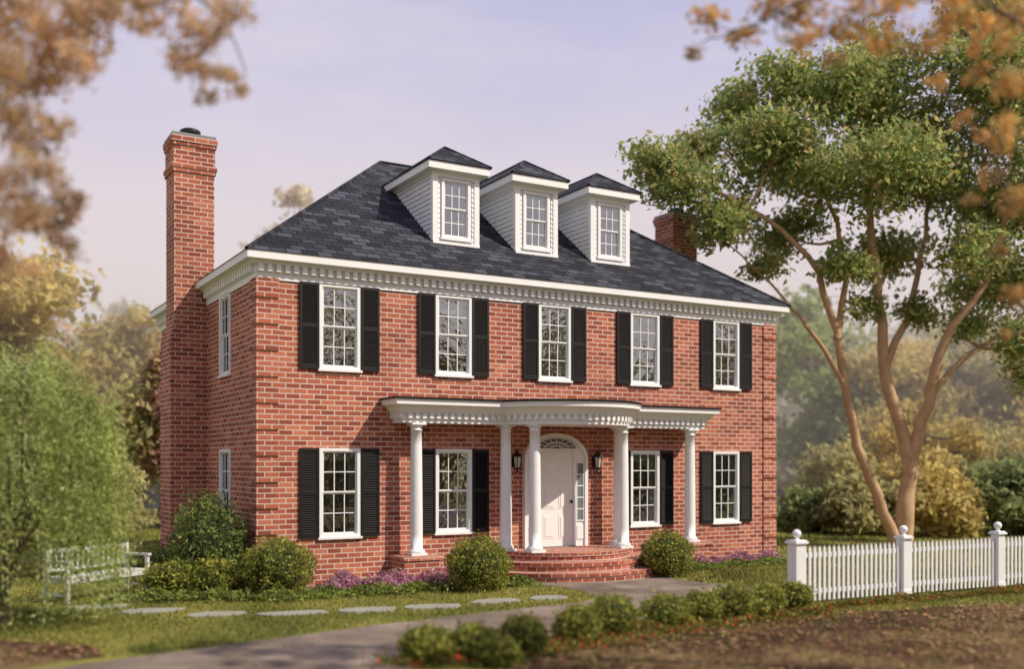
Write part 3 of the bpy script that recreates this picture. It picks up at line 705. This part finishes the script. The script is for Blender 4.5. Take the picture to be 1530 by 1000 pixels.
# willow-like shrub tree on left
M_wil=foliage_mat('willow_leaf',[(.24,.31,.09),(.38,.46,.15),(.54,.58,.26)],.5,1.6,dark=.65)
par=empty('willow_tree'); mb=MB(); cx,cd=-6.95,14.6
for k in range(5):
    t=2*math.pi*k/5; limb(mb,[S(cx-.4,cd,-.1),S(cx-.3+.1*math.cos(t),cd+.1*math.sin(t),1.0),S(cx+.5*math.cos(t),cd+.5*math.sin(t),2.2),S(cx+.9*math.cos(t),cd+.9*math.sin(t),3.0)],.04,.015,M_barkd)
C=[]
tb=[random.uniform(0,2*math.pi) for _ in range(26)]
for i in range(760):
    t=random.choice(tb)+random.gauss(0,.16); r=random.random()**.5*1.3; z0=3.75-1.0*(r/1.3)**2+random.gauss(0,.25)+.25*math.sin(t*5); ln=random.uniform(.8,3.5)
    nn=int(ln*21); s=np.linspace(0,1,nn); out=.45*s*(1-.4*s)
    rr=r*.85+out*(1+.3*math.sin(t*7)); 
    p=np.stack([cx+rr*math.cos(t)*1.05,cd+rr*math.sin(t),z0-ln*s**1.3],1)+RNG.normal(0,.05,(nn,3)); C.append(p)
C=np.concatenate(C); C=C[C[:,2]>.2]
mb.obj('trunk',par); Q=leafquads(cam_to_houseN(C),.036,.32,.1); npmesh('foliage',Q,4,M_wil,par)
# background trees
def bgtree(name,a,d,h,r,mat,n=5000,size=.22,base=.25,bark=M_barkd,nc=16):
    limbs=[([(a,d,-.1),(a+.1*r,d,h*.35),(a,d,h*.8)],.02*h,.008*h)]
    cl=[]
    for i in range(nc):
        v=rdir(1)[0]*(random.random()**.4)
        cl.append((a+v[0]*r*.75,d+v[1]*r*.75,h*(base+(1-base)/2)+v[2]*h*(1-base)/2*.8,r*random.uniform(.3,.5)))
    clumptree(name,limbs,cl,n,size,mat,bark,sub=9,sig=.3,cr=.04)
haze_tint=lambda c,k:tuple(x*(1-k)+y*k for x,y in zip(c,(.66,.60,.50)))  # paints aerial haze into leaf colour by blending towards a pale warm tone
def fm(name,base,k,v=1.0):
    return foliage_mat(name,[haze_tint(tuple(x*.8 for x in base),k),haze_tint(base,k),haze_tint(tuple(x*1.25 for x in base),k)],.5,.25,dark=.78)
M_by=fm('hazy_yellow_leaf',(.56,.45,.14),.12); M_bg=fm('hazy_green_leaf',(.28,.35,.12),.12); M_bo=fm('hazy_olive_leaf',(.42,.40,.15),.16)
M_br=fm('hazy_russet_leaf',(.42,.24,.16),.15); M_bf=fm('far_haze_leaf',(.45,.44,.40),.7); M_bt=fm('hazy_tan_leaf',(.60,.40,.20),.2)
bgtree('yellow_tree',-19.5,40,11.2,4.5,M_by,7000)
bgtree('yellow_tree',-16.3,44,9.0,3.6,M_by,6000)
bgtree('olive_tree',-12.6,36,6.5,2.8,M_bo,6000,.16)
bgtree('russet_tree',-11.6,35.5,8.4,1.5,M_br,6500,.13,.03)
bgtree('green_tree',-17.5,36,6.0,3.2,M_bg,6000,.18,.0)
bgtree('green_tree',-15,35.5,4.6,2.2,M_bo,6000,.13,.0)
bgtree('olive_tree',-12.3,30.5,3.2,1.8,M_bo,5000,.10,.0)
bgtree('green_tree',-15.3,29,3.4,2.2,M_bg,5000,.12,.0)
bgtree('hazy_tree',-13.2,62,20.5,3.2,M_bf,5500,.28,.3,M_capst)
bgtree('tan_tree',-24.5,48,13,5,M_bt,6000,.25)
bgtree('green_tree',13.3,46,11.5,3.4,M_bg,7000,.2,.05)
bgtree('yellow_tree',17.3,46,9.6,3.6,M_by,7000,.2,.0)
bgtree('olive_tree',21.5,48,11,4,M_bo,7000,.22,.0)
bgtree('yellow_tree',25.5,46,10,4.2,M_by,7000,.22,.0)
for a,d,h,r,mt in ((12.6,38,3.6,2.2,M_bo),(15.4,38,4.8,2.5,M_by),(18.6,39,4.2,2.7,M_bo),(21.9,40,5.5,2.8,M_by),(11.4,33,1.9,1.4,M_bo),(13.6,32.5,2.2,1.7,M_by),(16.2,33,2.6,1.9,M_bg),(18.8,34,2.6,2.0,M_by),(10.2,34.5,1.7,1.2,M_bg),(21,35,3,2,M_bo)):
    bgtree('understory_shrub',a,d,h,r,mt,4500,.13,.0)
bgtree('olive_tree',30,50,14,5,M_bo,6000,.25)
# distant wood, all round
par=empty('background_trees'); C=[]; 
def wood(a0,d0,a1,d1,n,hmin,hmax,w=5):
    for i in range(n):
        t=(i+random.random())/n; a=a0+(a1-a0)*t; d=d0+(d1-d0)*t+random.uniform(-w,w); h=random.uniform(hmin,hmax)
        for j in range(10):
            v=rdir(1)[0]; c=S(a+v[0]*2.6,d+v[1]*2.6,h*.5+v[2]*h*.45); C.append(clump_pts(c,2.3,170,8,.3))
wood(-55,62,60,75,44,8,12.5)
wood(-50,56,58,60,40,2.5,5,3)
wood(34,40,75,70,14,9,13); wood(-30,35,-70,60,12,9,13)
wood(20,-12,60,30,16,8,12,3); wood(-40,-30,25,-28,20,8,12,3)  # unseen trees added behind and beside the camera for window panes to reflect
npmesh('foliage',leafquads(np.concatenate(C),.45,.6),4,fm('distant_haze_leaf',(.40,.37,.20),.3),par)  # distance haze is part of this leaf colour
# morning mist lying over the ground behind the house
m,nt,out=newmat('mist_air'); vs_=N(nt,'ShaderNodeVolumeScatter'); vs_.inputs['Color'].default_value=(1,.93,.82,1); vs_.inputs['Density'].default_value=.020; vs_.inputs['Anisotropy'].default_value=.0
L(nt,vs_.outputs[0],out.inputs['Volume'])
mb=MB(); q=[cam_to_house(-110,34.6),cam_to_house(110,34.6),cam_to_house(110,90),cam_to_house(-110,90)]
mb.add([(x,y,-.4) for x,y in q]+[(x,y,13.5) for x,y in q],[(0,3,2,1),(4,5,6,7),(0,1,5,4),(1,2,6,5),(2,3,7,6),(3,0,4,7)],m); mb.obj('mist')
# ------------------------------------------------------------ light & sky
el=math.radians(45)
az=math.radians(41)
sd=Vector((math.sin(az),-math.cos(az),0))
sv=Vector((sd.x*math.cos(el),sd.y*math.cos(el),math.sin(el)))
sl=bpy.data.lights.new('sun','SUN'); sl.energy=5.0; sl.angle=math.radians(.6); sl.color=(1,.90,.75)
so=bpy.data.objects.new('sun',sl); scene.collection.objects.link(so); so.rotation_euler=sv.to_track_quat('Z','Y').to_euler()
wd=bpy.data.worlds.new("World"); scene.world=wd; wd.use_nodes=True; nt=wd.node_tree; nt.nodes.clear()
out=N(nt,'ShaderNodeOutputWorld'); bg=N(nt,'ShaderNodeBackground'); bg.inputs[1].default_value=.1
sky=N(nt,'ShaderNodeTexSky'); sky.sky_type='NISHITA'; sky.sun_disc=False; sky.sun_elevation=el; sky.sun_rotation=math.atan2(sv.x,sv.y); sky.dust_density=2.5
tc=N(nt,'ShaderNodeTexCoord'); sp=N(nt,'ShaderNodeSeparateXYZ'); L(nt,tc.outputs['Generated'],sp.inputs[0])
mp=N(nt,'ShaderNodeMapping'); mp.inputs['Scale'].default_value=(1.2,1.2,4); L(nt,tc.outputs['Generated'],mp.inputs[0])
cn=noise(nt,mp.outputs[0],1.6,6,.6)
hzc=ramp(nt,sp.outputs[2],[(0,(10.6,8.5,6.4)),(.10,(10.0,8.2,7.0)),(.22,(8.5,7.4,7.6)),(.36,(6.4,6.1,8.0)),(.6,(4.5,4.8,7.4))])
cl_=ramp(nt,cn,[(.40,0.0),(.72,1.0)])
hzc=mix(nt,math_(nt,'MULTIPLY',cl_,.65),hzc,(9.5,8.3,8.5))
fc=mix(nt,.88,sky.outputs[0],hzc)
L(nt,fc,bg.inputs[0]); L(nt,bg.outputs[0],out.inputs[0])
# ------------------------------------------------------------ camera
cd_=bpy.data.cameras.new('camera'); co=bpy.data.objects.new('camera',cd_); scene.collection.objects.link(co)
co.location=CAM; co.rotation_euler=(math.pi/2,0,-math.atan2(s_,c_))
cd_.sensor_width=36; cd_.lens=36*1515/1530; cd_.shift_y=.1268; cd_.clip_end=2000
cd_.dof.use_dof=True; cd_.dof.focus_distance=20.8; cd_.dof.aperture_fstop=.27
scene.camera=co
scene.view_settings.view_transform='Standard'; scene.view_settings.look='None'; scene.view_settings.exposure=0
